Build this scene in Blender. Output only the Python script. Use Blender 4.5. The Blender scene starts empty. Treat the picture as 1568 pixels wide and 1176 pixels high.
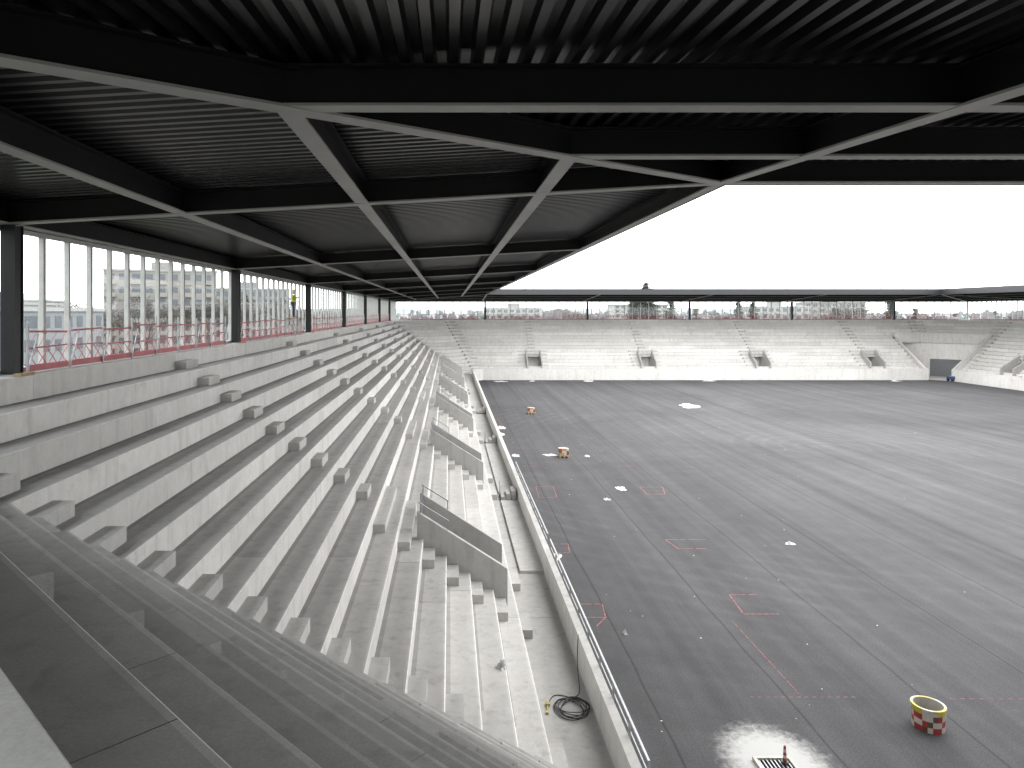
import bpy, math, random
from mathutils import Vector, noise
random.seed(7)
scene = bpy.context.scene
try:
    scene.view_settings.view_transform='Standard'; scene.view_settings.look='None'; scene.view_settings.exposure=0
except Exception as e: print(e)

# ------------------------------------------------------------------ materials
def nt(name):
    m=bpy.data.materials.new(name); m.use_nodes=True
    n=m.node_tree.nodes; l=m.node_tree.links
    return m,n,l,n['Principled BSDF']
def simple(name,col,rough=0.6,metal=0.0,var=0.12,scale=3.0,bump=0.0,spec=0.5):
    m,n,l,b=nt(name)
    tc=n.new('ShaderNodeTexCoord'); no=n.new('ShaderNodeTexNoise'); no.inputs['Scale'].default_value=scale; no.inputs['Detail'].default_value=2
    l.new(tc.outputs['Object'],no.inputs['Vector'])
    mr=n.new('ShaderNodeMapRange'); mr.inputs['From Min'].default_value=.3; mr.inputs['From Max'].default_value=.7
    mr.inputs['To Min'].default_value=1-var; mr.inputs['To Max'].default_value=1+var
    l.new(no.outputs['Fac'],mr.inputs['Value'])
    vm=n.new('ShaderNodeVectorMath'); vm.operation='SCALE'; vm.inputs[0].default_value=col[:3]
    l.new(mr.outputs[0],vm.inputs['Scale']); l.new(vm.outputs[0],b.inputs['Base Color'])
    b.inputs['Roughness'].default_value=rough; b.inputs['Metallic'].default_value=metal
    b.inputs['Specular IOR Level'].default_value=spec
    if bump>0:
        bp=n.new('ShaderNodeBump'); bp.inputs['Strength'].default_value=bump; bp.inputs['Distance'].default_value=.02
        l.new(no.outputs['Fac'],bp.inputs['Height']); l.new(bp.outputs[0],b.inputs['Normal'])
    return m
def math_(n,l,op,a,b=None,c=None):
    x=n.new('ShaderNodeMath'); x.operation=op
    for i,v in enumerate((a,b,c)):
        if v is None: continue
        if isinstance(v,(int,float)): x.inputs[i].default_value=v
        else: l.new(v,x.inputs[i])
    return x.outputs[0]
def maprange(n,l,v,a,b,c,d,smooth=False):
    x=n.new('ShaderNodeMapRange')
    if smooth: x.interpolation_type='SMOOTHSTEP'
    x.inputs[1].default_value=a;x.inputs[2].default_value=b;x.inputs[3].default_value=c;x.inputs[4].default_value=d
    l.new(v,x.inputs[0]); return x.outputs[0]
def noise_(n,l,vec,scale,detail=5,rough=.55,dist=0):
    x=n.new('ShaderNodeTexNoise'); x.inputs['Scale'].default_value=scale;x.inputs['Detail'].default_value=detail
    x.inputs['Roughness'].default_value=rough; x.inputs['Distortion'].default_value=dist
    l.new(vec,x.inputs['Vector']); return x.outputs['Fac']
def mapping(n,l,vec,sc):
    x=n.new('ShaderNodeMapping'); x.inputs['Scale'].default_value=sc; l.new(vec,x.inputs['Vector']); return x.outputs[0]

def concrete(name,base):
    m,n,l,b=nt(name)
    tc=n.new('ShaderNodeTexCoord').outputs['Object']
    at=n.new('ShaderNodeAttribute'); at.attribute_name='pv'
    big=maprange(n,l,noise_(n,l,tc,.35,2,.6),.3,.7,.94,1.05)
    mid=maprange(n,l,noise_(n,l,tc,2.6,4,.65,.3),.28,.72,.91,1.06)
    fine=maprange(n,l,noise_(n,l,tc,45,1,.6),.3,.7,.93,1.07)
    drip=maprange(n,l,noise_(n,l,mapping(n,l,tc,(3.5,3.5,.35)),1.0,2,.6),.52,.75,1.0,.84)
    st=maprange(n,l,noise_(n,l,tc,1.1,4,.7,.6),.60,.72,1.0,.84)
    v=math_(n,l,'MULTIPLY',big,mid); v=math_(n,l,'MULTIPLY',v,fine); v=math_(n,l,'MULTIPLY',v,drip); v=math_(n,l,'MULTIPLY',v,st)
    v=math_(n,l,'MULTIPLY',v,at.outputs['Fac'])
    vm=n.new('ShaderNodeVectorMath'); vm.operation='SCALE'; vm.inputs[0].default_value=base; l.new(v,vm.inputs['Scale'])
    l.new(vm.outputs[0],b.inputs['Base Color']); b.inputs['Roughness'].default_value=.85; b.inputs['Specular IOR Level'].default_value=.2
    return m
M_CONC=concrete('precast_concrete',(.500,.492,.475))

def asphalt():
    m,n,l,b=nt('asphalt')
    tc=n.new('ShaderNodeTexCoord').outputs['Object']
    sep=n.new('ShaderNodeSeparateXYZ'); l.new(tc,sep.inputs[0])
    X=sep.outputs[0];Y=sep.outputs[1]
    big=maprange(n,l,noise_(n,l,tc,.045,3,.6,1.0),.3,.7,.82,1.20)
    lane=maprange(n,l,noise_(n,l,mapping(n,l,tc,(.8,.012,1)),1.0,4,.65,.3),.3,.7,.80,1.22)
    mid=maprange(n,l,noise_(n,l,tc,.8,4,.7),.3,.7,.91,1.09)
    fine=maprange(n,l,noise_(n,l,tc,20,4,.85),.3,.7,.58,1.42)
    v=math_(n,l,'MULTIPLY',big,lane); v=math_(n,l,'MULTIPLY',v,mid); v=math_(n,l,'MULTIPLY',v,fine)
    wob=math_(n,l,'MULTIPLY',math_(n,l,'SUBTRACT',noise_(n,l,tc,.25,1),.5),.25)
    fx=math_(n,l,'FRACT',math_(n,l,'DIVIDE',math_(n,l,'ADD',math_(n,l,'ADD',X,wob),0.2),4.25))
    dd=math_(n,l,'ABSOLUTE',math_(n,l,'SUBTRACT',fx,.5))
    seam=maprange(n,l,dd,.0,.015,.60,1.0,True)
    v=math_(n,l,'MULTIPLY',v,seam)
    mp=n.new('ShaderNodeMapping'); mp.inputs['Location'].default_value=(-33,-62,0); l.new(tc,mp.inputs['Vector'])
    w=n.new('ShaderNodeTexWave'); w.wave_type='RINGS'; w.rings_direction='Z'; w.inputs['Scale'].default_value=.22; w.inputs['Distortion'].default_value=9; w.inputs['Detail'].default_value=2; w.inputs['Detail Scale'].default_value=.25
    l.new(mp.outputs[0],w.inputs['Vector'])
    sw=maprange(n,l,w.outputs['Fac'],.55,1,0,.13); msk=maprange(n,l,noise_(n,l,tc,.035,2),.46,.62,0,1,True)
    v=math_(n,l,'MULTIPLY',v,math_(n,l,'ADD',1.0,math_(n,l,'MULTIPLY',sw,msk)))
    vm=n.new('ShaderNodeVectorMath'); vm.operation='SCALE'; vm.inputs[0].default_value=(.061,.061,.064); l.new(v,vm.inputs['Scale'])
    dx=math_(n,l,'SUBTRACT',X,8.65); dy=math_(n,l,'MULTIPLY',math_(n,l,'SUBTRACT',Y,18.6),.8)
    r=math_(n,l,'SQRT',math_(n,l,'ADD',math_(n,l,'MULTIPLY',dx,dx),math_(n,l,'MULTIPLY',dy,dy)))
    r2=math_(n,l,'ADD',r,math_(n,l,'MULTIPLY',math_(n,l,'SUBTRACT',noise_(n,l,tc,5,6,.85),.5),1.5))
    pw=maprange(n,l,r2,.75,1.65,1.0,0,True)
    ds=maprange(n,l,noise_(n,l,tc,.33,6,.75,.5),.66,.78,0,.12)
    ds2=maprange(n,l,noise_(n,l,tc,3.0,5,.8,.5),.72,.78,0,.3)
    k=math_(n,l,'MAXIMUM',math_(n,l,'MAXIMUM',pw,ds),ds2)
    mx=n.new('ShaderNodeMix'); mx.data_type='RGBA'; l.new(k,mx.inputs['Factor']); l.new(vm.outputs[0],mx.inputs[6]); mx.inputs[7].default_value=(.42,.42,.41,1)
    l.new(mx.outputs[2],b.inputs['Base Color']); b.inputs['Roughness'].default_value=.9; b.inputs['Specular IOR Level'].default_value=.12
    return m
M_ASPH=asphalt()
M_GROUND=simple('winter_ground',(.08,.085,.06),.9,var=.35,scale=.05)
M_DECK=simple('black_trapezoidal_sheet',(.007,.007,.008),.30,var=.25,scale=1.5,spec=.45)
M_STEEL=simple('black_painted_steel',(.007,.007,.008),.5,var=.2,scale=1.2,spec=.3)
M_FLANGE=simple('grey_flange_steel',(.31,.303,.295),.55,var=.12,scale=.8)  # lighter grey than the webs, for underside and edges of bottom flanges
M_FASCIA=simple('dark_fascia_metal',(.022,.024,.028),.4,var=.1)
M_MEMB=simple('roof_membrane',(.25,.25,.25),.8)
M_GALV=simple('galvanised_steel',(.33,.34,.35),.45,metal=.6,var=.15,scale=6)
M_MULL=simple('mullion_aluminium',(.36,.36,.35),.5,metal=.2,var=.1)
M_RED=simple('red_plastic_rail',(.40,.085,.10),.5,var=.15)
M_REDP=simple('red_survey_paint',(.24,.07,.07),.8,var=.5,scale=9)
M_WHITE=simple('white_plastic_sheet',(.52,.52,.52),.45,var=.06,bump=.4)
M_YEL=simple('yellow_plastic',(.40,.34,.05),.5)
M_BLACK=simple('black_rubber',(.015,.015,.015),.5)
M_TIMB=simple('timber_offcut',(.30,.21,.11),.7,var=.2,scale=8)
M_REDW=simple('red_board',(.28,.03,.03),.5)
M_WHB=simple('white_board',(.42,.40,.36),.5)
M_BROWN=simple('brown_board',(.10,.05,.035),.6)
M_BLUE=simple('blue_paint',(.03,.06,.15),.4)
M_PLW=simple('pale_render',(.23,.23,.22),.8,var=.06)
M_PLG=simple('grey_render',(.15,.16,.17),.8,var=.06)
M_WIN=simple('window_glass_dark',(.06,.07,.085),.2,var=.2)
M_BAL=simple('balcony_panel',(.19,.18,.165),.7)
M_BARK=simple('bark',(.06,.052,.045),.9,var=.3,scale=8)
M_CONI=simple('conifer_foliage',(.032,.042,.030),.85,var=.4,scale=.8)
M_TWIG=simple('winter_twigs',(.075,.068,.06),.9,var=.35,scale=.5)
M_HILL=simple('hazy_wooded_hill',(.14,.15,.155),.95,var=.2,scale=.02)  # distance haze is baked into this pale albedo
M_SKIN=simple('skin',(.45,.28,.20),.6)
M_HIVIS=simple('hi_vis_fabric',(.40,.45,.05),.7)
M_NAVY=simple('navy_trousers',(.03,.035,.06),.8)
M_GLASS=bpy.data.materials.new('clear_glazing'); M_GLASS.use_nodes=True
n=M_GLASS.node_tree.nodes; l=M_GLASS.node_tree.links; n.remove(n['Principled BSDF'])
tr=n.new('ShaderNodeBsdfTransparent'); tr.inputs[0].default_value=(.90,.94,.95,1)
gl=n.new('ShaderNodeBsdfGlossy'); gl.inputs['Roughness'].default_value=.03
df=n.new('ShaderNodeBsdfDiffuse'); df.inputs[0].default_value=(.7,.74,.76,1)
m1=n.new('ShaderNodeMixShader'); m1.inputs[0].default_value=.05; l.new(tr.outputs[0],m1.inputs[1]); l.new(gl.outputs[0],m1.inputs[2])
m2=n.new('ShaderNodeMixShader'); m2.inputs[0].default_value=.04; l.new(m1.outputs[0],m2.inputs[1]); l.new(df.outputs[0],m2.inputs[2])
l.new(m2.outputs[0],n['Material Output'].inputs[0])

# ------------------------------------------------------------------ mesh builder
class MB:
    def __init__(s,mats): s.v=[];s.f=[];s.m=[];s.p=[];s.mats=mats
    def face(s,pts,mi=0,pv=1.0):
        i=len(s.v); s.v+= [tuple(p) for p in pts]; s.f.append(tuple(range(i,i+len(pts)))); s.m.append(mi); s.p.append(pv)
    def hexa(s,b,t,mi=0,pv=1.0):
        i=len(s.v); s.v+=[tuple(p) for p in b]+[tuple(p) for p in t]; k=len(b)
        s.f.append(tuple(i+j for j in reversed(range(k)))); s.f.append(tuple(i+k+j for j in range(k)))
        for j in range(k):
            a=j;c=(j+1)%k; s.f.append((i+a,i+c,i+k+c,i+k+a))
        s.m+=[mi]*(k+2); s.p+=[pv]*(k+2)
    def box(s,x0,x1,y0,y1,z0,z1,mi=0,pv=1.0):
        s.hexa([(x0,y0,z0),(x1,y0,z0),(x1,y1,z0),(x0,y1,z0)],[(x0,y0,z1),(x1,y0,z1),(x1,y1,z1),(x0,y1,z1)],mi,pv)
    def bar(s,p,q,w,h=None,mi=0,pv=1.0):
        h=h or w; p=Vector(p);q=Vector(q);d=(q-p).normalized()
        u=Vector((0,0,1)) if abs(d.z)<.95 else Vector((0,1,0))
        a=d.cross(u).normalized(); c=a.cross(d).normalized()
        o=[a*(w/2)*i+c*(h/2)*j for i,j in((-1,-1),(1,-1),(1,1),(-1,1))]
        s.hexa([p+x for x in o],[q+x for x in o],mi,pv)
    def make(s,name,parent=None,smooth=False):
        me=bpy.data.meshes.new(name); me.from_pydata(s.v,[],s.f)
        for m in s.mats: me.materials.append(m)
        me.polygons.foreach_set('material_index',s.m)
        if smooth: me.polygons.foreach_set('use_smooth',[True]*len(s.f))
        a=me.attributes.new('pv','FLOAT','FACE'); a.data.foreach_set('value',s.p)
        me.update(); o=bpy.data.objects.new(name,me); scene.collection.objects.link(o)
        if parent: o.parent=parent
        return o
def empty(name):
    o=bpy.data.objects.new(name,None); o.empty_display_size=.3; scene.collection.objects.link(o); return o

# ------------------------------------------------------------------ stadium dimensions (m, pitch level = 0, viewpoint above origin)
EYE=11.9
XO0,XO1,YO0,YO1=-9.93,100.88,1.02,137.68      # terrace nosing rectangle
CH=10.0; T=.82; R=.588; L0=10.41; NR=16
TN=math.tan(math.radians(22.5)); q=math.sqrt(.5)
def Lv(k): return L0-R*k
WX0,WX1,WY0,WY1=-10.5,101.5,-1.0,138.2         # facade rectangle
RX0,RX1,RY0,RY1=6.4,84.5,16.58,121.2           # roof inner edge
SEG={}
def seg(key,o,e,nn,ln): SEG[key]=dict(o=Vector((o[0],o[1],0)),e=Vector((e[0],e[1],0)),n=Vector((nn[0],nn[1],0)),ln=ln)
seg('W',(XO0,YO0+CH),(0,1),(1,0),YO1-YO0-2*CH)
seg('NW',(XO0,YO1-CH),(q,q),(q,-q),CH/q)
seg('N',(XO0+CH,YO1),(1,0),(0,-1),XO1-XO0-2*CH)
seg('NE',(XO1-CH,YO1),(q,-q),(-q,-q),CH/q)
seg('E',(XO1,YO1-CH),(0,-1),(-1,0),YO1-YO0-2*CH)
seg('SE',(XO1,YO0+CH),(-q,-q),(-q,q),CH/q)
seg('S',(XO1-CH,YO0),(-1,0),(0,1),XO1-XO0-2*CH)
seg('SW',(XO0+CH,YO0),(-q,q),(q,q),CH/q)
def P(g,u,s,z):
    v=g['o']+g['e']*u+g['n']*s; return (v.x,v.y,z)
def sbox(mb,g,u0,u1,s0,s1,z0,z1,mi=0,pv=1.0):
    mb.hexa([P(g,u0,s0,z0),P(g,u1,s0,z0),P(g,u1,s1,z0),P(g,u0,s1,z0)],[P(g,u0,s0,z1),P(g,u1,s0,z1),P(g,u1,s1,z1),P(g,u0,s1,z1)],mi,pv)
vomW=[15.1+17.44*i for i in range(6)]
vomN=[15.2+20.4*i for i in range(4)]
VOM={'W':vomW,'N':vomN,'E':[15.1+17.44*i for i in range(6)],'S':vomN}
GAP0=84.0-(XO0+CH)   # north stand is cut from here (u) for the service gate, rows >=5
EC=.022
for key,g in SEG.items():
    root=empty('grandstand'); mb=MB([M_CONC]); ln=g['ln']; voms=VOM.get(key,[])
    for k in range(NR):
        if key=='NE' and k>=5: continue
        last=(k==NR-1)
        s0=T*k; s1=T*(k+1)-EC if not last else 13.88
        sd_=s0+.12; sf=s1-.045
        za=Lv(k);zb=Lv(k+1)
        lo=lambda s:TN*s
        hi=lambda s:ln-TN*s
        cuts=[]
        if 11<=k<=13: cuts+=[(c-1.4,c+1.4) for c in voms]
        end_cut=None
        if key=='N' and k>=5: end_cut=GAP0
        off=random.choice([1.2,3.9,6.1])+ (k%2)*2.9
        gp=.008
        if key=='SW': off=random.uniform(0,2.5); gp=.0035
        j=lo(s1)+1.6+off
        while j<(end_cut or hi(s1))-1.8:
            if all(abs(j-c[0])>.3 and abs(j-c[1])>.3 and not(c[0]<j<c[1]) for c in cuts): cuts.append((j-gp,j+gp))
            j+=8.72
        cuts.sort()
        edges=[]; a=None
        for c in cuts: edges.append((a,c[0])); a=c[1]
        edges.append((a,end_cut))
        base=random.uniform(.95,1.05)
        for (a,b) in edges:
            A=(lambda s:TN*s) if a is None else (lambda s,a=a:a)
            B=(lambda s:ln-TN*s) if b is None else (lambda s,b=b:b)
            v=base*random.uniform(.92,1.08)
            if key=='SW': v*=random.uniform(.76,.98)
            sc=s0-EC
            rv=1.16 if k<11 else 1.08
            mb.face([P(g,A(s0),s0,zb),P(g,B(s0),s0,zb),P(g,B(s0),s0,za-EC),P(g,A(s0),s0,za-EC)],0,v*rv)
            mb.face([P(g,A(s0),s0,za-EC),P(g,B(s0),s0,za-EC),P(g,B(sc),sc,za),P(g,A(sc),sc,za)],0,v*1.3)  # nosing chamfer: worn edge plus a highlight put into pv
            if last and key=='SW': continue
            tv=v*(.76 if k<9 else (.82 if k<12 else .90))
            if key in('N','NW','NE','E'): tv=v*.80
            mb.face([P(g,A(s0),s0,zb),P(g,A(sd_),sd_,zb),P(g,B(sd_),sd_,zb),P(g,B(s0),s0,zb)],0,tv*.74)  # back of tread: grime and riser occlusion painted in as darker pv
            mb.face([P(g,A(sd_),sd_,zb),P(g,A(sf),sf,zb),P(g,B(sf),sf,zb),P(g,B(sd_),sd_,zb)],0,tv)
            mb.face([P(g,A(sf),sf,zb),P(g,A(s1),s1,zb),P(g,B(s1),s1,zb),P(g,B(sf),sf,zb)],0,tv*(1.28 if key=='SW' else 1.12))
    def block(k,u0,u1,m0=False,m1=False):
        s0=T*k+.003; s1=s0+T*.5; z0=Lv(k+1); z1=z0+R*.5
        a0,a1=(TN*s0,TN*s1) if m0 else (u0,u0); b0,b1=(ln-TN*s0,ln-TN*s1) if m1 else (u1,u1)
        if m0: b0=b1=TN*s0+u1
        if m1: a0=a1=ln-TN*s0-u0
        mb.hexa([P(g,a0,s0,z0),P(g,b0,s0,z0),P(g,b1,s1,z0),P(g,a1,s1,z0)],[P(g,a0,s0,z1),P(g,b0,s0,z1),P(g,b1,s1,z1),P(g,a1,s1,z1)],0,random.uniform(.84,.98)*(.85 if key=='SW' else 1))
    for k in range(NR):
        if key=='NE' and k>=5: continue
        block(k,0,1.25,m0=True)
        if not(key=='N' and k>=5): block(k,1.25,0,m1=True)
        if key=='SW' and k<13: block(k,6.45,7.65)
        for c in voms:
            if k<9: block(k,c-.6,c+.6)
            elif k<11: block(k,c-2.6,c+2.6)
            else:
                block(k,c-2.6,c-1.42); block(k,c+1.42,c+2.6)
    if key=='SW':
        z=Lv(16); mb.face([(2.37,16.115,z),(5.165,13.32,z),(5.83,14.9,z),(3.95,14.9,z),(3.95,16.77,z)],0,.9)
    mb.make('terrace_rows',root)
    if voms:
        vb=MB([M_CONC,M_GALV,M_STEEL])
        zf=Lv(15)
        for c in voms:
            for sgn in(-1,1):
                u0,u1=(c-1.4,c-1.2) if sgn<0 else (c+1.2,c+1.4)
                prof=[(8.80,zf-.1),(11.97,zf-.1),(11.97,2.9),(8.80,4.9)]
                vb.hexa([P(g,u0,s,z) for s,z in prof],[P(g,u1,s,z) for s,z in prof],0,random.uniform(.68,.78))
                sbox(vb,g,u0,u1,7.2,8.79,zf-.1,zf+2.25,0,.9)
                um=(u0+u1)/2
                vb.bar(P(g,um,8.85,5.2),P(g,um,9.9,4.55),.04,mi=1)
                for t in(0.02,.33):
                    s=8.85+3.05*t; z=4.9-2.0*(s-8.8)/3.17
                    vb.bar(P(g,um,s,z-.02),P(g,um,s,z+.33),.035,mi=1)
            sbox(vb,g,c-1.2,c+1.2,7.2,11.475,zf-.25,zf,0,1.0)
            sbox(vb,g,c-1.4,c+1.4,7.2,8.9,zf+2.26,zf+2.32,0,.9)
            sbox(vb,g,c-1.2,c+1.2,8.86,9.025,zf+2.2,Lv(11)-.004,0,1.0)
            sbox(vb,g,c-1.4,c+1.4,7.0,7.2,zf-.1,zf+2.3,0,1.3)
            for z in(.35,.7,1.05): vb.bar(P(g,c-1.2,8.9,Lv(11)+z),P(g,c+1.2,8.9,Lv(11)+z),.04,mi=1)
            for t in(-1.15,-.4,.4,1.15): vb.bar(P(g,c+t,8.9,Lv(11)),P(g,c+t,8.9,Lv(11)+1.05),.045,mi=1)
        vb.make('vomitory_walls',root)
    if key not in('NE','SW'):
        pb=MB([M_CONC]); s0,s1=13.88,14.12
        lo0,lo1=TN*s0,TN*s1; hi0,hi1=ln-lo0,ln-lo1
        if key=='W': lo0,lo1=3.88,3.88
        if key=='S': hi0,hi1=ln-3.88,ln-3.88-.245
        us=[]; x=lo1+2+5
        top=GAP0 if key=='N' else None
        while x<(top or hi1)-2: us.append(x); x+=5.82
        st=[None]+us; en=us+[top]
        for a,b in zip(st,en):
            a0=lo0 if a is None else a+.006; a1=lo1 if a is None else a+.006
            b0=hi0 if b is None else b-.006; b1=hi1 if b is None else b-.006
            zt=2.0
            pb.hexa([P(g,a0,s0,-.2),P(g,b0,s0,-.2),P(g,b1,s1,-.2),P(g,a1,s1,-.2)],[P(g,a0,s0,zt),P(g,b0,s0,zt),P(g,b1,s1,zt),P(g,a1,s1,zt)],0,random.uniform(1.0,1.12))
        pb.make('front_parapet',root)

# terrace slab (rear walkway) + outer wall
root=empty('concourse_terrace'); mb=MB([M_CONC])
z=L0
def poly(pts,pv=1): mb.face([(a,b,z) for a,b in pts],0,pv)
e=EC; XA,XB,YA,YB=XO0-e,XO1+e,YO0-e,YO1+e
y=YO0+CH
while y<YO1-CH-.1:
    y2=min(y+5.82,YO1-CH); poly([(WX0,y),(XA,y),(XA,y2-.01),(WX0,y2-.01)],random.uniform(.75,.85)); poly([(XB,y),(WX1,y),(WX1,y2-.01),(XB,y2-.01)],.9); y=y2
x=XO0+CH
while x<XO1-CH-.1:
    x2=min(x+5.82,XO1-CH); poly([(x,YB),(x2-.01,YB),(x2-.01,WY1),(x,WY1)],.9); poly([(x,WY0),(x2-.01,WY0),(x2-.01,YA),(x,YA)],.9); x=x2
poly([(WX0,WY0),(XO0+CH,WY0),(XO0+CH,YA),(XA,YO0+CH),(WX0,YO0+CH)],.85)
poly([(WX0,YO1-CH),(XA,YO1-CH),(XO0+CH,YB),(XO0+CH,WY1),(WX0,WY1)],.9)
poly([(XO1-CH,YB),(XB,YO1-CH),(WX1,YO1-CH),(WX1,WY1),(XO1-CH,WY1)],.9)
poly([(XO1-CH,WY0),(WX1,WY0),(WX1,YO0+CH),(XB,YO0+CH),(XO1-CH,YA)],.9)
for a in((WX0-.3,WX0-.02,WY0-.3,WY1+.3),(WX1+.02,WX1+.3,WY0-.3,WY1+.3),(WX0-.01,WX1+.01,WY0-.3,WY0-.02),(WX0-.01,WX1+.01,WY1+.02,WY1+.3)):
    mb.box(a[0],a[1],a[2],a[3],-.3,L0+.12,0,.9)
mb.make('slab_and_outer_wall',root)

# service gate in the north-east corner
root=empty('service_gate'); g=SEG['NE']; gn=SEG['N']; ge=SEG['E']; mb=MB([M_CONC,M_FASCIA,M_PLG,M_BLUE,M_GALV])
s5=T*5; ln=g['ln']
zt=Lv(5)
mb.hexa([P(g,TN*s5-.0,s5+.02,zt-1.3),P(g,ln-TN*s5,s5+.02,zt-1.3),P(g,ln-TN*s5,s5+.5,zt-1.3),P(g,TN*s5,s5+.5,zt-1.3)],
        [P(g,TN*s5,s5+.02,zt+.5),P(g,ln-TN*s5,s5+.02,zt+.5),P(g,ln-TN*s5,s5+.5,zt+.5),P(g,TN*s5,s5+.5,zt+.5)],0,1.1)
sbox(mb,gn,GAP0,gn['ln']-TN*s5,s5+.02,s5+.5,zt-1.3,zt+.5,0,1.1)
prof2=[(T*5,Lv(5)),(13.88,Lv(16)+.3),(13.88,0),(T*5,0)]
mb.hexa([P(gn,GAP0,s,z) for s,z in prof2],[P(gn,GAP0+.25,s,z+.25) for s,z in prof2],0,.95)
def pe(s,z,o=0): return P(ge,TN*s-o,s,z)
mb.hexa([pe(s,z) for s,z in [(T*5,Lv(5)+.6),(13.88,Lv(16)+.9),(13.88,0),(T*5,0)]],[pe(s,z,.25) for s,z in [(T*5,Lv(5)+.6),(13.88,Lv(16)+.9),(13.88,0),(T*5,0)]],0,1.2)
sbox(mb,g,-3,ln+1,4.6,4.8,0,zt-1.3,0,1.35)
sbox(mb,g,3.4,8.4,4.82,4.9,0,3.2,2,1); sbox(mb,g,9.2,10.4,4.82,4.9,0,2.4,2,1)
mb.face([P(g,-3,4.8,zt-1.31),P(g,ln+1,4.8,zt-1.31),P(g,ln+1,s5+1.02,zt-1.31),P(g,-3,s5+1.02,zt-1.31)],0,.9)
sbox(mb,g,-4,ln+2,4.7,13.9,-.02,.012,0,1.1)
mb.make('gate_structure',root)
mb=MB([M_BLUE,M_BLACK,M_GALV]); cx,cy=87.0,121.5
mb.box(cx-1.0,cx+1.0,cy-.5,cy+.5,.35,.85); mb.box(cx-.9,cx+.9,cy-.42,cy+.42,.852,.9,2)
for dx in(-.7,.7):
    for dy in(-.5,.5):
        c=[(cx+dx+.25*math.cos(t*math.pi/6),cy+dy-.05,.26+.25*math.sin(t*math.pi/6)) for t in range(12)]
        mb.hexa(c,[(a,b+.1,d) for a,b,d in c],1)
mb.bar((cx+1,cy,.6),(cx+1.7,cy,1.1),.06,mi=2); mb.make('blue_site_trailer')

# ------------------------------------------------------------------ roof
ZE=3.02+EYE; BH=.52
SLW=.057
HY=.92
def hipS(x):
    if x<RX0: return RY0-HY*(RX0-x)
    if x>RX1: return RY0-HY*(x-RX1)
    return RY0
def hipN(x):
    if x<RX0: return RY1+(RX0-x)*17/16.9
    if x>RX1: return RY1+(x-RX1)
    return RY1
def hipW(y):
    if y<RY0: return RX0-(RY0-y)/HY
    if y>RY1: return RX0-(y-RY1)*16.9/17
    return RX0
def hipE(y):
    if y<RY0: return RX1+(RY0-y)/HY
    if y>RY1: return RX1+(y-RY1)
    return RX1
def zW(x): return ZE-SLW*(RX0-x)
def zE(x): return ZE-SLW*(x-RX1)
def zS(y): return ZE-SLW/HY*(RY0-y)
def zN(y): return ZE-SLW*(y-RY1)
roof=empty('grandstand_roof')
prof=[(0,0),(.11,0),(.145,.11),(.265,.11),(.30,0)]
def corr(lo,hi,ends,zf,along,name):
    mb=MB([M_DECK]); t=lo
    while t<hi-.31:
        for (a,za),(b,zb) in zip(prof[:-1],prof[1:]):
            ta,tb=t+a,t+b; (p0,p1)=ends(ta);(r0,r1)=ends(tb)
            if abs(p1-p0)<.05: continue
            def V(t_,p,dz):
                return (p,t_,zf(p)+BH+.03+dz) if along=='x' else (t_,p,zf(p)+BH+.03+dz)
            mb.face([V(ta,p0,za),V(ta,p1,za),V(tb,r1,zb),V(tb,r0,zb)])
        t+=.30
    return mb.make(name,roof)
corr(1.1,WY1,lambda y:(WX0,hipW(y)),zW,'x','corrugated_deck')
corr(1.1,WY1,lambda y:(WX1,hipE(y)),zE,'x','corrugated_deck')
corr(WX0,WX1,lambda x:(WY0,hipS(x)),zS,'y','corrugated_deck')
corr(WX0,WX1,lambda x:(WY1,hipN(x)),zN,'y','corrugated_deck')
mb=MB([M_MEMB]); d=BH+.25
O=[(WX0-.3,WY0-.3,zW(WX0)+d),(WX1+.3,WY0-.3,zE(WX1)+d),(WX1+.3,WY1+.3,zE(WX1)+d),(WX0-.3,WY1+.3,zW(WX0)+d)]
I=[(RX0,RY0,ZE+d+.02),(RX1,RY0,ZE+d+.02),(RX1,RY1,ZE+d+.02),(RX0,RY1,ZE+d+.02)]
for i in range(4): mb.face([O[i],O[(i+1)%4],I[(i+1)%4],I[i]])
mb.make('roof_membrane_sheet',roof)

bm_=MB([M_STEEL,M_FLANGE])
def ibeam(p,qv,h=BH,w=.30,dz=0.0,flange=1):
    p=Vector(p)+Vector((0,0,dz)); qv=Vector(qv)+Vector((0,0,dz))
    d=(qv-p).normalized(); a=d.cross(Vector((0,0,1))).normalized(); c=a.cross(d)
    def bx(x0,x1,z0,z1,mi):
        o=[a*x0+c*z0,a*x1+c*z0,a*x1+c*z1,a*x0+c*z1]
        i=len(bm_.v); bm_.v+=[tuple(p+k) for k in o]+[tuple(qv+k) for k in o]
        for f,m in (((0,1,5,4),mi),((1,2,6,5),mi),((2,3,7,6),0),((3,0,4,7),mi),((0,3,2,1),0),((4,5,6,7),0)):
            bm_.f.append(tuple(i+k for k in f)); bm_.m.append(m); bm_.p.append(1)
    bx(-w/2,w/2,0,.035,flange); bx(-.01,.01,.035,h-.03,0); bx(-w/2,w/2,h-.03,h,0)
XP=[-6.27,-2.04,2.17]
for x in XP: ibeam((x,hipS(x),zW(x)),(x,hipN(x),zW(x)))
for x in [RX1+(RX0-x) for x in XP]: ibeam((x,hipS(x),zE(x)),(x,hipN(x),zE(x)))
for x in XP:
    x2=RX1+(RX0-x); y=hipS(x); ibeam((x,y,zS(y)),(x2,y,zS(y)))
    y=hipN(x); ibeam((x,y,zN(y)),(x2,y,zN(y)))
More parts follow.
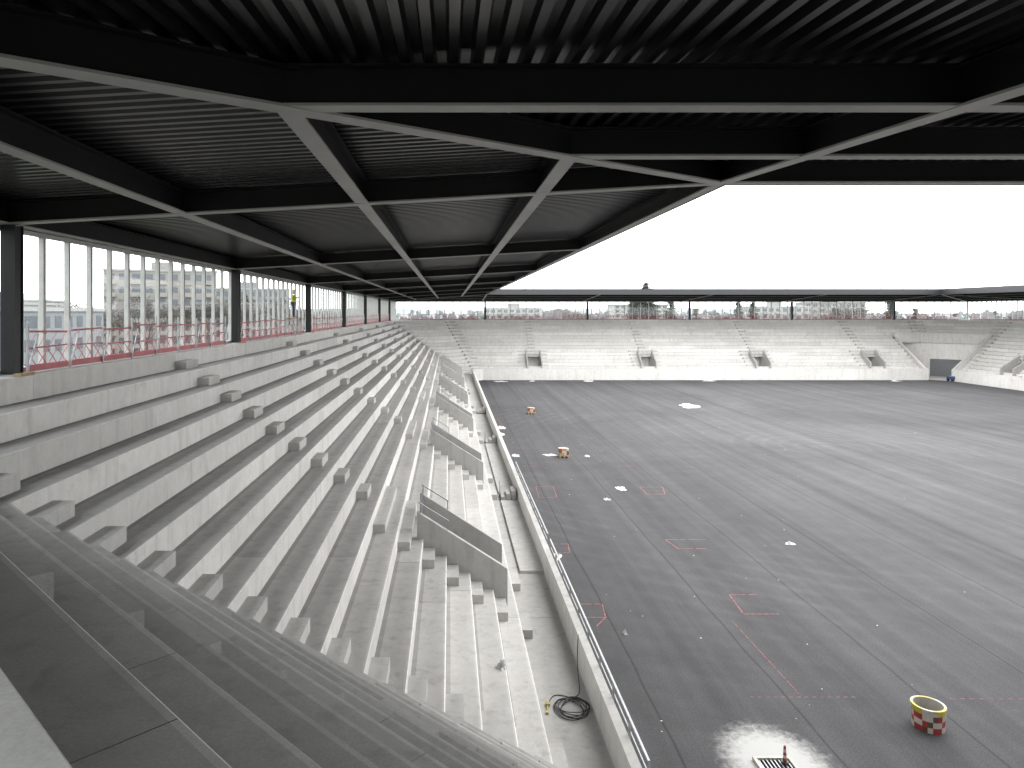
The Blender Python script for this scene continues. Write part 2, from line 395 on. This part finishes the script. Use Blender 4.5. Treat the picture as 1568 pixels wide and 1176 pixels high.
for a,b in(((RX0,RY0),(RX0,RY1)),((RX1,RY0),(RX1,RY1)),((RX0,RY0),(RX1,RY0)),((RX0,RY1),(RX1,RY1))):
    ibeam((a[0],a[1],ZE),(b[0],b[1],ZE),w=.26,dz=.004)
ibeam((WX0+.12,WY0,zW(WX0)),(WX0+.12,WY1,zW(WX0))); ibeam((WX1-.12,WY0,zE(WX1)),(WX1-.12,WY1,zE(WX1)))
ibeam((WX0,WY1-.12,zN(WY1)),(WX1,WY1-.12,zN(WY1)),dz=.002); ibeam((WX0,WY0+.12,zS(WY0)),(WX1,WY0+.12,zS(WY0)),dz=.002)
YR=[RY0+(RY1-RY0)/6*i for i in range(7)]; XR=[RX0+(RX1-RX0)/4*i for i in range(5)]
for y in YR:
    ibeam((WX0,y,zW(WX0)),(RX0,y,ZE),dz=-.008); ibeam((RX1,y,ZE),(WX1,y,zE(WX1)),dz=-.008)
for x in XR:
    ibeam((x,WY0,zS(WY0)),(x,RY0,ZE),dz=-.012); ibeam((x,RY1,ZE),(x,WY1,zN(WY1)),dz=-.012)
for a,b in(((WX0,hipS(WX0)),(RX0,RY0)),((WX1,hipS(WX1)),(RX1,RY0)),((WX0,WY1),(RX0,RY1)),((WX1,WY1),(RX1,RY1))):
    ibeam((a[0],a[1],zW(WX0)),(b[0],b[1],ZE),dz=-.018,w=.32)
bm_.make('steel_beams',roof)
mb=MB([M_FASCIA,M_GALV]); f0,f1=.14,.17; z0,z1=ZE-.01,ZE+.98
mb.box(RX0+f0,RX0+f1,RY0+f0,RY1-f0,z0,z1); mb.box(RX1-f1,RX1-f0,RY0+f0,RY1-f0,z0,z1)
mb.box(RX0+f1+.002,RX1-f1-.002,RY0+f0,RY0+f1,z0,z1); mb.box(RX0+f1+.002,RX1-f1-.002,RY1-f1,RY1-f0,z0,z1)
zo=zW(WX0)
mb.box(WX0-.35,WX0-.31,WY0-.35,WY1+.35,zo+.0,zo+1); mb.box(WX1+.31,WX1+.35,WY0-.35,WY1+.35,zo,zo+1)
mb.box(WX0-.30,WX1+.30,WY1+.31,WY1+.35,zo,zo+1); mb.box(WX0-.30,WX1+.30,WY0-.35,WY0-.31,zo,zo+1)
mb.make('fascia',roof)
mb=MB([M_GALV]); zr=ZE+.95
x=RX0
while x<RX1+.1: mb.bar((x,RY1+.5,zr-.2),(x,RY1+.5,zr+1.15),.06); x+=4.0
for h in(.55,1.1): mb.bar((RX0,RY1+.5,zr+h),(RX1,RY1+.5,zr+h),.045)
y=60
while y<RY1: 
    mb.bar((RX1+.5,y,zr-.2),(RX1+.5,y,zr+1.15),.06); y+=4.0
for h in(.55,1.1): mb.bar((RX1+.5,60,zr+h),(RX1+.5,RY1,zr+h),.045)
mb.make('roof_edge_guard_rail')
for y in YR:
    for x in(WX0+.22,WX1-.22):
        mb=MB([M_STEEL,M_GALV,M_TIMB]); w=.17; zt=zW(WX0)-.02
        mb.box(x-w,x+w,y-w,y-w+.03,L0,zt);mb.box(x-w,x+w,y+w-.03,y+w,L0,zt)
        mb.box(x-.14,x+.14,y-.139,y+.139,L0+.0,zt-.03) 
        mb.box(x-.22,x+.22,y-.25,y+.25,L0+.002,L0+.035,1); mb.box(x+.24,x+.42,y-.35,y+.2,L0+.004,L0+.07,2)
        mb.make('steel_column')
for i in range(5):
    x=7+20*i; y=WY1-.22; mb=MB([M_STEEL]); mb.box(x-.18,x+.18,y-.18,y+.18,L0,zN(WY1)-.02); mb.box(x-.26,x+.26,y-.24,y+.24,L0+.002,L0+.03); mb.make('steel_column')

# ------------------------------------------------------------------ glazed facades
def facade(p0,p1,step=1.21):
    root=empty('glazed_facade'); mb=MB([M_MULL,M_GALV]); p0=Vector(p0);p1=Vector(p1); d=(p1-p0); Ln=d.length; d.normalize(); nrm=Vector((-d.y,d.x,0))
    zb=L0; zt=zW(WX0)+.02
    n_=int(Ln/step)
    for i in range(n_+1):
        c=p0+d*(i*step); w=.045 if i%2 else .06
        o=[c-d*w-nrm*.07,c+d*w-nrm*.07,c+d*w+nrm*.07,c-d*w+nrm*.07]
        mb.hexa([(a.x,a.y,zb) for a in o],[(a.x,a.y,zt) for a in o],0)
    for z0,z1,w in((zb,zb+.10,.09),(zt-.14,zt-.04,.085)):
        a=p0-nrm*w;b=p1-nrm*w;c=p1+nrm*w;e=p0+nrm*w
        mb.hexa([(k.x,k.y,z0) for k in(a,b,c,e)],[(k.x,k.y,z1) for k in(a,b,c,e)],0)
    mb.make('mullions_and_transoms',root)
    gb=MB([M_GLASS]); gb.face([(p0.x,p0.y,zb),(p1.x,p1.y,zb),(p1.x,p1.y,zt),(p0.x,p0.y,zt)]); gb.make('glass',root)
facade((WX0-.1,WY0,0),(WX0-.1,WY1,0)); facade((WX0,WY1+.1,0),(WX1,WY1+.1,0),1.6); facade((WX1+.1,WY1,0),(WX1+.1,WY0,0)); facade((WX1,WY0-.1,0),(WX0,WY0-.1,0))

# ------------------------------------------------------------------ red safety barriers on terrace
def barrier(p0,p1):
    mb=MB([M_RED,M_GALV]); p0=Vector(p0);p1=Vector(p1);d=p1-p0;Ln=d.length;d.normalize(); nr=Vector((d.y,-d.x,0)); n_=int(Ln/1.9)
    Z=Vector((0,0,1))
    for i in range(n_+1):
        c=p0+d*(i*1.9+random.uniform(-.1,.1)); 
        mb.bar(c,c+Z*random.uniform(1.2,1.4),.05,mi=1); mb.bar(c+d*.0+Z*.05,c+d*.45+Z*.95,.03,mi=1)
        if i<n_:
            a=c;b=p0+d*((i+1)*1.9)
            mb.bar(a+Z*.12-nr*.04,b+Z*.12-nr*.04,.03,.15,mi=0)
            z1=random.uniform(.5,.62); mb.bar(a+Z*z1-nr*.04,b+Z*(z1+random.uniform(-.04,.04))-nr*.04,.02,.04,mi=0)
            z2=random.uniform(.98,1.06); mb.bar(a+Z*z2-nr*.04,b+Z*(z2+random.uniform(-.05,.05))-nr*.04,.02,.05,mi=0)
            for t in(.0,.25,.5,.75):
                mb.bar(a.lerp(b,t)+Z*.14-nr*.04,a.lerp(b,t+.25)+Z*(.56)-nr*.04,.014,mi=0)
                mb.bar(a.lerp(b,t+.25)+Z*.14-nr*.04,a.lerp(b,t)+Z*(.56)-nr*.04,.014,mi=0)
                mb.bar(a.lerp(b,t)+Z*.56-nr*.04,a.lerp(b,t+.25)+Z*(1.0)-nr*.04,.010,mi=0)
    mb.make('safety_barrier')
for i in range(6): barrier((WX0+.35 -.1,YR[i]+.5,L0),(WX0+.25,YR[i+1]-.5,L0))
for i in range(4): barrier((7.4+20*i,WY1-.4,L0),(26.6+20*i,WY1-.4,L0))
barrier((WX0+1,WY1-.4,L0),(6.4,WY1-.4,L0)); barrier((88,WY1-.4,L0),(100,WY1-.4,L0)); barrier((WX1-.4,137,L0),(WX1-.4,100,L0))

# ------------------------------------------------------------------ railings on the pitch side of west parapet
mb=MB([M_GALV]); X=4.20
for a,b in((14.9,29.5),(30.2,44.7)):
    y=a
    while y<=b+.01:
        mb.bar((X+.02,y,1.45),(X+.02,y,2.40),.05,.03); y+=(b-a)/9
    mb.bar((X+.02,a,2.40),(X+.02,b,2.40),.05)
    for z in(1.75,2.07): mb.bar((X+.045,a,z),(X+.045,b,z),.022)
mb.make('galvanised_railing')
mb=MB([M_GALV]); g=SEG['N']
for u0,u1 in((2,12.2),(18,32.5),(38.6,53),(59,73.5)):
    for z in(.5,1.0): mb.bar(P(g,u0,13.75,Lv(16)+z+.5),P(g,u1,13.75,Lv(16)+z+.5),.04)
    u=u0
    while u<=u1: mb.bar(P(g,u,13.75,Lv(16)),P(g,u,13.75,Lv(16)+1.5),.04); u+=1.6
mb.make('front_guard_rail')
for y in(41.3,58.7,76.2):
    mb=MB([M_GALV,M_CONC,M_STEEL])
    mb.box(2.95,3.85,y-.6,y+.6,1.002,1.05,2)
    for i in range(3): mb.box(3.0+.3*i,3.27+.3*i,y-.55,y+.55,1.05,1.22+.17*i,1,.9)
    for dy in(-.58,.58): mb.bar((2.98,y+dy,1.0),(2.98,y+dy,1.9),.035,mi=0)
    mb.make('access_steps')
mb=MB([M_CONC]); mb.box(2.95,3.94,29.4,40.4,.9,1.13,0,1.0); mb.box(2.95,3.94,42.2,57.8,.9,1.13,0,.95); mb.make('raised_walkway_slab')

# ------------------------------------------------------------------ ground / pitch
mb=MB([M_GROUND]); mb.box(-3000,3000,-1500,4500,-1.0,-.3); mb.make('ground')
mb=MB([M_ASPH]); mb.face([(3.9,14.8,0),(100,14.8,0),(100,137,0),(3.9,137,0)]); mb.make('asphalt_pitch_base')
mb=MB([M_REDP])
def line(a,b,w=.042,dash=None):
    a=Vector((*a,.004));b=Vector((*b,.004));d=b-a;L=d.length;d.normalize();s=Vector((-d.y,d.x,0))*w/2
    t=0
    while t<L-.01:
        e=min(L,t+(dash or random.uniform(.25,.8))); p=a+d*t;r=a+d*e; mb.face([p-s,r-s,r+s,p+s]); t=e+(dash if dash else random.uniform(.03,.18))
for L_ in [((11.8,29.7),(13.0,29.7)),((11.8,29.7),(11.6,27.8)),((11.6,27.8),(13.0,27.8)),
 ((11.3,36.9),(13.4,36.9)),((11.3,36.9),(11.5,35.5)),((11.5,35.5),(12.9,35.5)),
 ((12.95,47.95),(14.5,47.95)),((12.9,46.1),(14.1,46.1)),((14.5,47.95),(14.1,46.1)),((12.95,47.95),(12.9,46.1)),
 ((5.9,48.1),(7.1,48.1)),((5.75,45.25),(6.8,45.25)),((7.1,48.1),(6.9,45.25)),((5.9,48.1),(5.75,45.25)),
 ((4.9,28.75),(6.23,28.75)),((6.23,28.75),(6.1,27.5)),((6.1,27.5),(5.2,27.5)),((6.1,27.5),(5.5,26.6)),
 ((5.1,36.2),(6.1,36.2)),((6.1,36.2),(5.95,34.9)),((5.95,34.9),(5.2,34.9)),
 ((5.65,54.5),(7.6,54.0)),((13.0,54.5),(14.2,54.5)),((5.4,62),(6.6,61.5)),((5.4,79),(5.6,72))]: line(*L_)
line((10.9,27.2),(10.9,22.0),w=.022)
line((9.3,21.8),(12.6,21.8),w=.028,dash=.12); line((15.4,21.7),(18.5,21.7),w=.02,dash=.15); line((12,66),(12,56),w=.03,dash=.4)
mb.make('survey_paint_marks')
def sheet(x,y,rx,ry,z=0.006,name='plastic_sheet',h=.12):
    mb=MB([M_WHITE]); N=9;sd=random.uniform(0,99); V={}
    for i in range(N+1):
        for j in range(N*2):
            a=j*math.pi/N; rr=i/N; k=rr*(1+.75*(noise.noise(Vector((math.cos(a)*1.6+sd,math.sin(a)*1.6,sd))))+.5*noise.noise(Vector((math.cos(a)*4+sd,math.sin(a)*4,sd))))
            px,py=k*rx*math.cos(a),k*ry*math.sin(a)
            hz=abs(noise.noise(Vector((px*3/rx+sd,py*3/ry,1))))*h*(1-rr**3)*2
            V[i,j]=(x+px,y+py,z+hz)
    for i in range(N):
        for j in range(N*2):
            j2=(j+1)%(N*2); 
            mb.face([V[i,j],V[i+1,j],V[i+1,j2],V[i,j2]] if i else [V[0,0],V[1,j],V[1,j2]])
    mb.make(name)
for a in[(30.5,89.9,1.3,2.0),(11.55,47.6,.32,.5),(10.0,44.8,.16,.3),(11.4,58.2,.2,.3),(8.4,58.7,.5,.4),(5.5,58.4,.35,.5),(5.4,72.6,.4,.9),(4.9,68.7,.4,.9),
 (5.3,34.4,.2,.4),(17.5,36.2,.24,.18),(24,121.6,1.0,.8),(45,122,1.1,.6),(14.3,121.5,.5,.6),(77,121.8,.9,.7),(8.7,121,.9,.8),(6.5,26.1,.08,.12)]: sheet(*a)
sheet(1.45,19.3,.14,.16,Lv(14)+.002,'plastic_bag',.18)
mb=MB([M_WHITE])
for i in range(60):
    y=19+60*random.random()**1.2; x=4.6+random.random()**2.2*(y*.6); r=random.uniform(.008,.025)*(1+y/60)
    pts=[(x+r*math.cos(t)*random.uniform(.5,1.4),y+r*math.sin(t)*random.uniform(.5,1.4),.007+random.uniform(0,.01)) for t in(0,1.3,2.6,3.9,5.2)]
    mb.face(pts)
mb.make('paper_litter')
def tub(x,y,r,h,z=0):
    mb=MB([M_REDW,M_WHB,M_YEL,M_BROWN,M_BLACK]); N=20; rows=4
    def pt(i,rr,zz): a=2*math.pi*i/N; return (x+rr*math.cos(a),y+rr*math.sin(a),z+zz)
    for j in range(rows):
        for i in range(N):
            rr0=r*(.93+.07*j/rows); rr1=r*(.93+.07*(j+1)/rows)
            mi=(0 if (i//2+j)%2 else 1)
            if (i*7+j*5)%6==0: mi=3
            if j==rows-1: mi=2 if (i//3)%2 else 1
            mb.face([pt(i,rr0,h*j/rows),pt(i+1,rr0,h*j/rows),pt(i+1,rr1,h*(j+1)/rows),pt(i,rr1,h*(j+1)/rows)],mi)
    for i in range(N):
        mm=2 if (i//2)%3 else 1
        mb.face([pt(i,r*1.03,h),pt(i+1,r*1.03,h),pt(i+1,r*.88,h),pt(i,r*.88,h)],mm)
        mb.face([pt(i,r*1.03,h-.06),pt(i+1,r*1.03,h-.06),pt(i+1,r*1.03,h),pt(i,r*1.03,h)],mm)
        mb.face([pt(i,r*.88,h),pt(i+1,r*.88,h),pt(i+1,r*.8,.1),pt(i,r*.8,.1)],1)
    mb.face([pt(i,r*.84,.35*h) for i in range(N)],4)
    mb.make('checkered_ballast_tub')
tub(13.75,20.25,.43,.66)
def crate(x,y,s):
    mb=MB([M_BROWN,M_WHB,M_TIMB,M_REDW]); 
    mb.box(x-s,x+s,y-s,y+s,.12,.22,2)
    for dx in(-.8,0,.8): mb.box(x+dx*s-.06,x+dx*s+.06,y-s,y+s,.0,.118,2)
    for lv in range(3):
        for i in range(4):
            w=s*.44; x0=x-s*.92+i*w*1.03; z0=.225+lv*.17
            c=[2,1,0,2,3,1,1][(i*3+lv*2)%7]; c2=[1,1,3,0,2,1,1][(i+lv*3)%7]
            mb.box(x0,x0+w,y-s*.9,y-.02,z0,z0+.16,c); mb.box(x0,x0+w,y+.02,y+s*.9,z0,z0+.16,c2)
    mb.make('pallet_of_blocks')
crate(9.4,58.0,.42); crate(9.6,82.6,.42)
mb=MB([M_WHB,M_STEEL,M_GALV]); cx,cy=8.55,18.35
for a in((cx-.5,cx+.5,cy-.4,cy-.32),(cx-.5,cx+.5,cy+.32,cy+.4),(cx-.5,cx-.42,cy-.318,cy+.318),(cx+.42,cx+.5,cy-.318,cy+.318)): mb.box(*a,.004,.10)
mb.box(cx-.418,cx+.418,cy-.318,cy+.318,.004,.02,1)
for i in range(8): mb.box(cx-.39+i*.105,cx-.36+i*.105,cy-.316,cy+.316,.03,.07,2)
mb.make('drain_gully_frame')
mb=MB([M_REDW,M_WHB,M_BLACK]); x,y=8.80,18.5
def ring(r,z): return [(x+r*math.cos(t*math.pi/6),y+r*math.sin(t*math.pi/6),z) for t in range(12)]
mb.hexa(ring(.10,.1),ring(.10,.13),2)
for i in range(5): mb.hexa(ring(.05-.004*i,.13+.08*i),ring(.046-.004*i,.13+.08*(i+1)-.001),i%2)
mb.make('red_white_marker_post')

def curve(name,pts,r,mat,parent=None):
    c=bpy.data.curves.new(name,'CURVE'); c.dimensions='3D'; c.bevel_depth=r; c.bevel_resolution=2
    s=c.splines.new('NURBS'); s.points.add(len(pts)-1); s.use_endpoint_u=True; s.order_u=4
    for p,v in zip(s.points,pts): p.co=(*v,1)
    c.materials.append(mat); o=bpy.data.objects.new(name,c); scene.collection.objects.link(o)
    if parent: o.parent=parent
    return o
root=empty('extension_cable'); pts=[(2.75,19.55,1.03),(2.85,19.9,1.02),(3.0,20.1,1.02),(3.3,20.0,1.02)]
for i in range(78):
    a=1.2-i*2*math.pi/13; rr=.40+.09*math.sin(i*.37)+.06*math.sin(i*1.1)
    pts.append((3.36+rr*math.cos(a)+.05*math.sin(i*.21),19.35+rr*1.1*math.sin(a)+.06*math.cos(i*.13),1.02+.001*i))
pts+=[(3.7,19.9,1.05),(3.8,20.6,1.05),(3.82,21.2,1.4),(3.95,21.6,2.02)]
curve('cable',pts,.013,M_BLACK,root)
curve('plug_lead',[(2.66,19.2,1.03),(2.69,19.35,1.03),(2.72,19.5,1.04)],.018,M_YEL,root)
mb=MB([M_YEL]); mb.box(2.68,2.78,19.48,19.62,1.003,1.08); mb.box(2.62,2.69,19.1,19.2,1.003,1.06); mb.make('plug',root)
curve('hanging_cable',[(6.1,57,ZE),(6.15,57,ZE-.5),(6.3,57.05,ZE-.9),(6.15,57,ZE-1.3),(5.9,57,ZE-1.2)],.03,M_BLACK)

# ------------------------------------------------------------------ worker on platform
mb=MB([M_GALV,M_TIMB]); wx,wy=-10.0,45.3; zp=L0+1.15
mb.box(wx-.25,wx+.28,wy-.8,wy+.8,zp-.05,zp,1)
for dx in(-.24,.27):
    for dy in(-.78,.78): mb.bar((wx+dx,wy+dy,L0),(wx+dx,wy+dy,zp+1.0),.04)
for dy in(-.78,.78):
    for h in(.3,.7,1.0): mb.bar((wx-.24,wy+dy,L0+h),(wx+.27,wy+dy,L0+h),.03)
for dx in(-.24,.27): mb.bar((wx+dx,wy-.78,zp+1.0),(wx+dx,wy+.78,zp+1.0),.035); mb.bar((wx+dx,wy-.78,L0+.2),(wx+dx,wy+.78,zp-.1),.03)
mb.make('mobile_work_platform')
def person(x,y,z):
    root=empty('construction_worker')
    def skin(name,chain,edges,rad,mat):
        me=bpy.data.meshes.new(name); me.from_pydata([Vector(c) for c in chain],edges,[]); me.materials.append(mat)
        o=bpy.data.objects.new(name,me); scene.collection.objects.link(o); o.parent=root; o.location=(x,y,z)
        sm=o.modifiers.new('s','SKIN'); 
        for v,r in zip(me.skin_vertices[0].data,rad): v.radius=(r,r)
        me.skin_vertices[0].data[0].use_root=True
        ss=o.modifiers.new('b','SUBSURF'); ss.levels=2; ss.render_levels=2
        return o
    skin('trousers',[(0,0,.95),(0,.10,.88),(0,.12,.5),(.02,.13,.10),(.14,.14,.04),(0,-.10,.88),(.02,-.12,.5),(0,-.13,.10),(.12,-.14,.04)],[(0,1),(1,2),(2,3),(3,4),(0,5),(5,6),(6,7),(7,8)],[.14,.1,.075,.055,.05,.1,.075,.055,.05],M_NAVY)
    skin('jacket',[(0,0,.93),(0,0,1.18),(0,0,1.40),(0,.19,1.40),(.05,.30,1.20),(.25,.22,1.32),(0,-.19,1.40),(-.05,-.28,1.18),(.15,-.30,1.02)],[(0,1),(1,2),(2,3),(3,4),(4,5),(2,6),(6,7),(7,8)],[.15,.15,.14,.075,.055,.045,.075,.055,.045],M_HIVIS)
    skin('head',[(0,0,1.46),(.01,0,1.56),(.015,0,1.66),(.07,0,1.60)],[(0,1),(1,2),(2,3)],[.06,.085,.095,.03],M_SKIN)
    for sx,sy,sz in((.30,.20,1.36),(.20,-.31,1.0)):
        ch=[(sx,sy,sz)];ed=[];rd=[.035]
        for f in range(4):
            ch+=[(sx+.05,sy-.03+.02*f,sz+.02),(sx+.09,sy-.035+.023*f,sz)]; b=len(ch)-2; ed+=[(0,b),(b,b+1)]; rd+=[.010,.008]
        ch+=[(sx+.03,sy+.06,sz+.03)]; ed+=[(0,len(ch)-1)]; rd+=[.011]
        skin('hand',ch,ed,rd,M_SKIN)
    mb=MB([M_YEL]); 
    for i in range(4):
        a0,a1=i*math.pi/8,(i+1)*math.pi/8
        for j in range(12):
            t0,t1=j*math.pi/6,(j+1)*math.pi/6
            mb.face([(x+.015+.125*math.cos(a)*math.cos(t),y+.115*math.cos(a)*math.sin(t),z+1.67+.12*math.sin(a)) for a,t in((a0,t0),(a0,t1),(a1,t1),(a1,t0))])
    mb.box(x+.1,x+.19,y-.08,y+.08,z+1.665,z+1.68); mb.make('hard_hat',root)
person(wx,wy,zp)

# ------------------------------------------------------------------ surroundings
def apartment(name,x,y,w,dp,h,st,bays,rot=0,mat=M_PLW,balc=True):
    root=empty(name); mb=MB([mat,M_WIN,M_BAL,M_MEMB])
    mb.box(-w/2,w/2,-dp/2,dp/2,-.4,h); mb.box(-w/2-.2,w/2+.2,-dp/2-.2,dp/2+.2,h+.002,h+.5,3); mb.box(-w*.1,w*.1,-dp*.2,dp*.2,h+.5,h+2.6)
    sh=h/st; bw=w/bays
    for s in range(st):
        z=s*sh+sh*.30
        for b in range(bays):
            xx=-w/2+bw*(b+.5)
            for sy in(-1,1):
                yy=sy*(dp/2); 
                mb.box(xx-bw*.32,xx+bw*.32,min(yy,yy+sy*.04),max(yy,yy+sy*.04),z,z+sh*.5,1)
                if balc and b%2==0:
                    mb.box(xx-bw*.46,xx+bw*.46,min(yy+sy*.05,yy+sy*1.3),max(yy+sy*.05,yy+sy*1.3),s*sh-.08,s*sh+.08,0)
                    mb.box(xx-bw*.46,xx+bw*.46,min(yy+sy*1.22,yy+sy*1.31),max(yy+sy*1.22,yy+sy*1.31),s*sh+.081,s*sh+1.0,2)
        nb=max(2,int(dp/bw))
        for b in range(nb):
            yy=-dp/2+dp/nb*(b+.5)
            for sx in(-1,1):
                xx=sx*w/2; mb.box(min(xx,xx+sx*.04),max(xx,xx+sx*.04),yy-dp/nb*.28,yy+dp/nb*.28,z,z+sh*.5,1)
    mb.make('walls_and_windows',root); root.location=(x,y,0); root.rotation_euler=(0,0,rot)
apartment('apartment_block',-74,182,26,14,22,7,9,.35,M_BAL)
apartment('apartment_block',-118,178,34,14,14.5,5,12,.2,M_PLW)
apartment('office_building',-86,128,20,18,13.2,4,8,.1,M_PLW,False)
apartment('office_building',-62,96,22,16,12.0,4,9,.0,M_PLG,False)
apartment('apartment_block',-66,230,24,14,19,6,9,.5,M_PLG)
apartment('office_building',-110,118,26,20,16,5,9,.1,M_PLG,False)
for i,(x,y,w,h,st,mt) in enumerate([(30,330,26,13.5,5,M_PLW),(138,300,24,14,5,M_PLW),(178,330,26,16,6,M_BAL),(112,420,32,16,6,M_PLW),(190,200,14,14,5,M_PLW)]):
    apartment('residential_building',x,y,w,13,h,st,9,random.uniform(-.2,.2),mt)

def tree_mesh(kind,seed,h):
    rnd=random.Random(seed); mb=MB([M_BARK,M_CONI if kind=='c' else M_TWIG])
    def limb(p,q_,r0,r1,n_=6):
        p=Vector(p);q_=Vector(q_);d=(q_-p).normalized();a=d.orthogonal().normalized();c=d.cross(a)
        A=[p+(a*math.cos(t*2*math.pi/n_)+c*math.sin(t*2*math.pi/n_))*r0 for t in range(n_)];B=[q_+(a*math.cos(t*2*math.pi/n_)+c*math.sin(t*2*math.pi/n_))*r1 for t in range(n_)]
        mb.hexa(A,B,0)
    if kind=='c':
        limb((0,0,0),(0,0,h*.97),.28,.03)
        for i in range(150):
            f=rnd.random()**.8; z=h*(.12+.86*f); R_=h*.24*(1-f)**.8*rnd.uniform(.6,1.1)+.15; a=rnd.random()*6.28
            tip=Vector((R_*math.cos(a),R_*math.sin(a),z-R_*.25)); limb((0,0,z),tip,.05,.01,3)
            for j in range(18):
                t=rnd.uniform(.15,1); c=Vector((0,0,z)).lerp(tip,t)+Vector((rnd.gauss(0,.3),rnd.gauss(0,.3),rnd.gauss(0,.18)))
                s=rnd.uniform(.15,.4); u=Vector((rnd.gauss(0,1),rnd.gauss(0,1),rnd.gauss(0,.4))).normalized()*s; v=u.orthogonal().normalized()*s*.5
                mb.face([c-u,c+v,c+u,c-v],1)
    else:
        limb((0,0,0),(0,0,h*.4),.3,.2)
        def br(p,d,L,r,dep):
            e=p+d*L; limb(p,e,r,r*.6,5 if dep<2 else 3)
            if dep==4: 
                for j in range(4):
                    c=e+Vector((rnd.gauss(0,.4),rnd.gauss(0,.4),rnd.gauss(0,.4))); u=Vector((rnd.gauss(0,1),rnd.gauss(0,1),rnd.gauss(.4,1))).normalized()*.5; v=u.orthogonal().normalized()*.06
                    mb.face([c-u,c+v,c+u,c-v],1)
                return
            for j in range(3):
                nd=(d+Vector((rnd.gauss(0,.5),rnd.gauss(0,.5),rnd.gauss(.1,.3)))).normalized(); br(e,nd,L*rnd.uniform(.6,.8),r*.55,dep+1)
        for j in range(5):
            a=j*1.26+rnd.random(); br(Vector((0,0,h*.35)),Vector((math.cos(a)*.6,math.sin(a)*.6,1)).normalized(),h*.2,.15,0)
    o=mb.make('tree_tmp'); me=o.data; bpy.data.objects.remove(o); return me
C1=tree_mesh('c',1,17); C2=tree_mesh('c',5,14); D1=tree_mesh('d',2,15); D2=tree_mesh('d',9,13)
def put(me,name,x,y,s=1,r=0):
    o=bpy.data.objects.new(name,me); scene.collection.objects.link(o); o.location=(x,y,-.3); o.scale=(s,s,s); o.rotation_euler=(0,0,r)
for x,y,s in((53,190,1.19),(56,195,1.1),(50,192,1.0),(59,188,.95),(53,200,1.1),(86,210,.92),(92,214,.9),(128,205,.95),(-58,200,1.0),(150,240,.95)): put(C1,'conifer_tree',x,y,s,x)
for x,y,s in((70,200,.95),(142,215,.95),(104,190,.95),(-90,190,1.1)): put(C2,'conifer_tree',x,y,s,x)
for i,(x,y,s) in enumerate([(20,200,.95),(36,210,1),(74,190,.95),(112,200,1),(160,190,1),(-48,160,1.15),(-53,152,1.2),(-42,172,1.1),(-38,190,1.1),(-60,140,1.1),(-33,205,1.1),(-60,118,1),(178,182,1),(-30,170,.9),(8,220,.95)]): put(D1 if i%2 else D2,'bare_deciduous_tree',x,y,s,x*3)
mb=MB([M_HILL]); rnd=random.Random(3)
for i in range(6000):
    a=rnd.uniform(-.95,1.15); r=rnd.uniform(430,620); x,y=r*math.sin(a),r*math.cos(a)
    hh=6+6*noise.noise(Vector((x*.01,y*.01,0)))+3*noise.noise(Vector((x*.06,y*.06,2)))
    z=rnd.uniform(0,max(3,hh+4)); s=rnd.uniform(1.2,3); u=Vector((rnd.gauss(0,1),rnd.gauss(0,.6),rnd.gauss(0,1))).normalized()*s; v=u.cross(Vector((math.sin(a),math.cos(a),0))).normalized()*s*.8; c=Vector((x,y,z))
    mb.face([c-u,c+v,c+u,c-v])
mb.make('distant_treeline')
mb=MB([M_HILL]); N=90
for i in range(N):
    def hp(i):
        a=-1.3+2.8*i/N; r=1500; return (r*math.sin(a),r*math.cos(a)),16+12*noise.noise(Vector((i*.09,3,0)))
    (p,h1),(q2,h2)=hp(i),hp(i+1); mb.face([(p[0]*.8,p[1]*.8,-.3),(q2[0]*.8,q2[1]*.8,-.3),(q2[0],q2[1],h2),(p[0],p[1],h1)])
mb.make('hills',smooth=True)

# ------------------------------------------------------------------ light
w=bpy.data.worlds.new("World"); scene.world=w; w.use_nodes=True; n=w.node_tree.nodes; l=w.node_tree.links
bg=n['Background']; sky=n.new('ShaderNodeTexSky'); sky.sky_type='NISHITA'; sky.sun_disc=False
sky.sun_elevation=math.radians(50); sky.sun_rotation=math.radians(60); sky.air_density=1; sky.dust_density=4
mx=n.new('ShaderNodeMix'); mx.data_type='RGBA'; mx.inputs['Factor'].default_value=.93
l.new(sky.outputs[0],mx.inputs[6]); mx.inputs[7].default_value=(46.5,46.3,46.0,1); l.new(mx.outputs[2],bg.inputs[0]); bg.inputs['Strength'].default_value=.12
sd=bpy.data.lights.new('sun','SUN'); sd.energy=.8; sd.angle=math.radians(25); sd.color=(1,.98,.95)
so=bpy.data.objects.new('sun',sd); scene.collection.objects.link(so)
el=math.radians(50); az=math.radians(60)
dirv=Vector((math.sin(az)*math.cos(el),math.cos(az)*math.cos(el),math.sin(el)))
so.rotation_euler=dirv.to_track_quat('Z','Y').to_euler()

cam=bpy.data.cameras.new('camera'); co=bpy.data.objects.new('camera',cam); scene.collection.objects.link(co)
co.location=(0,0,EYE); co.rotation_euler=(math.radians(90),0,0)
cam.sensor_width=36; cam.lens=1080/1568*36; cam.shift_x=96/1568; cam.shift_y=-110/1568; cam.clip_start=.05; cam.clip_end=6000
scene.camera=co
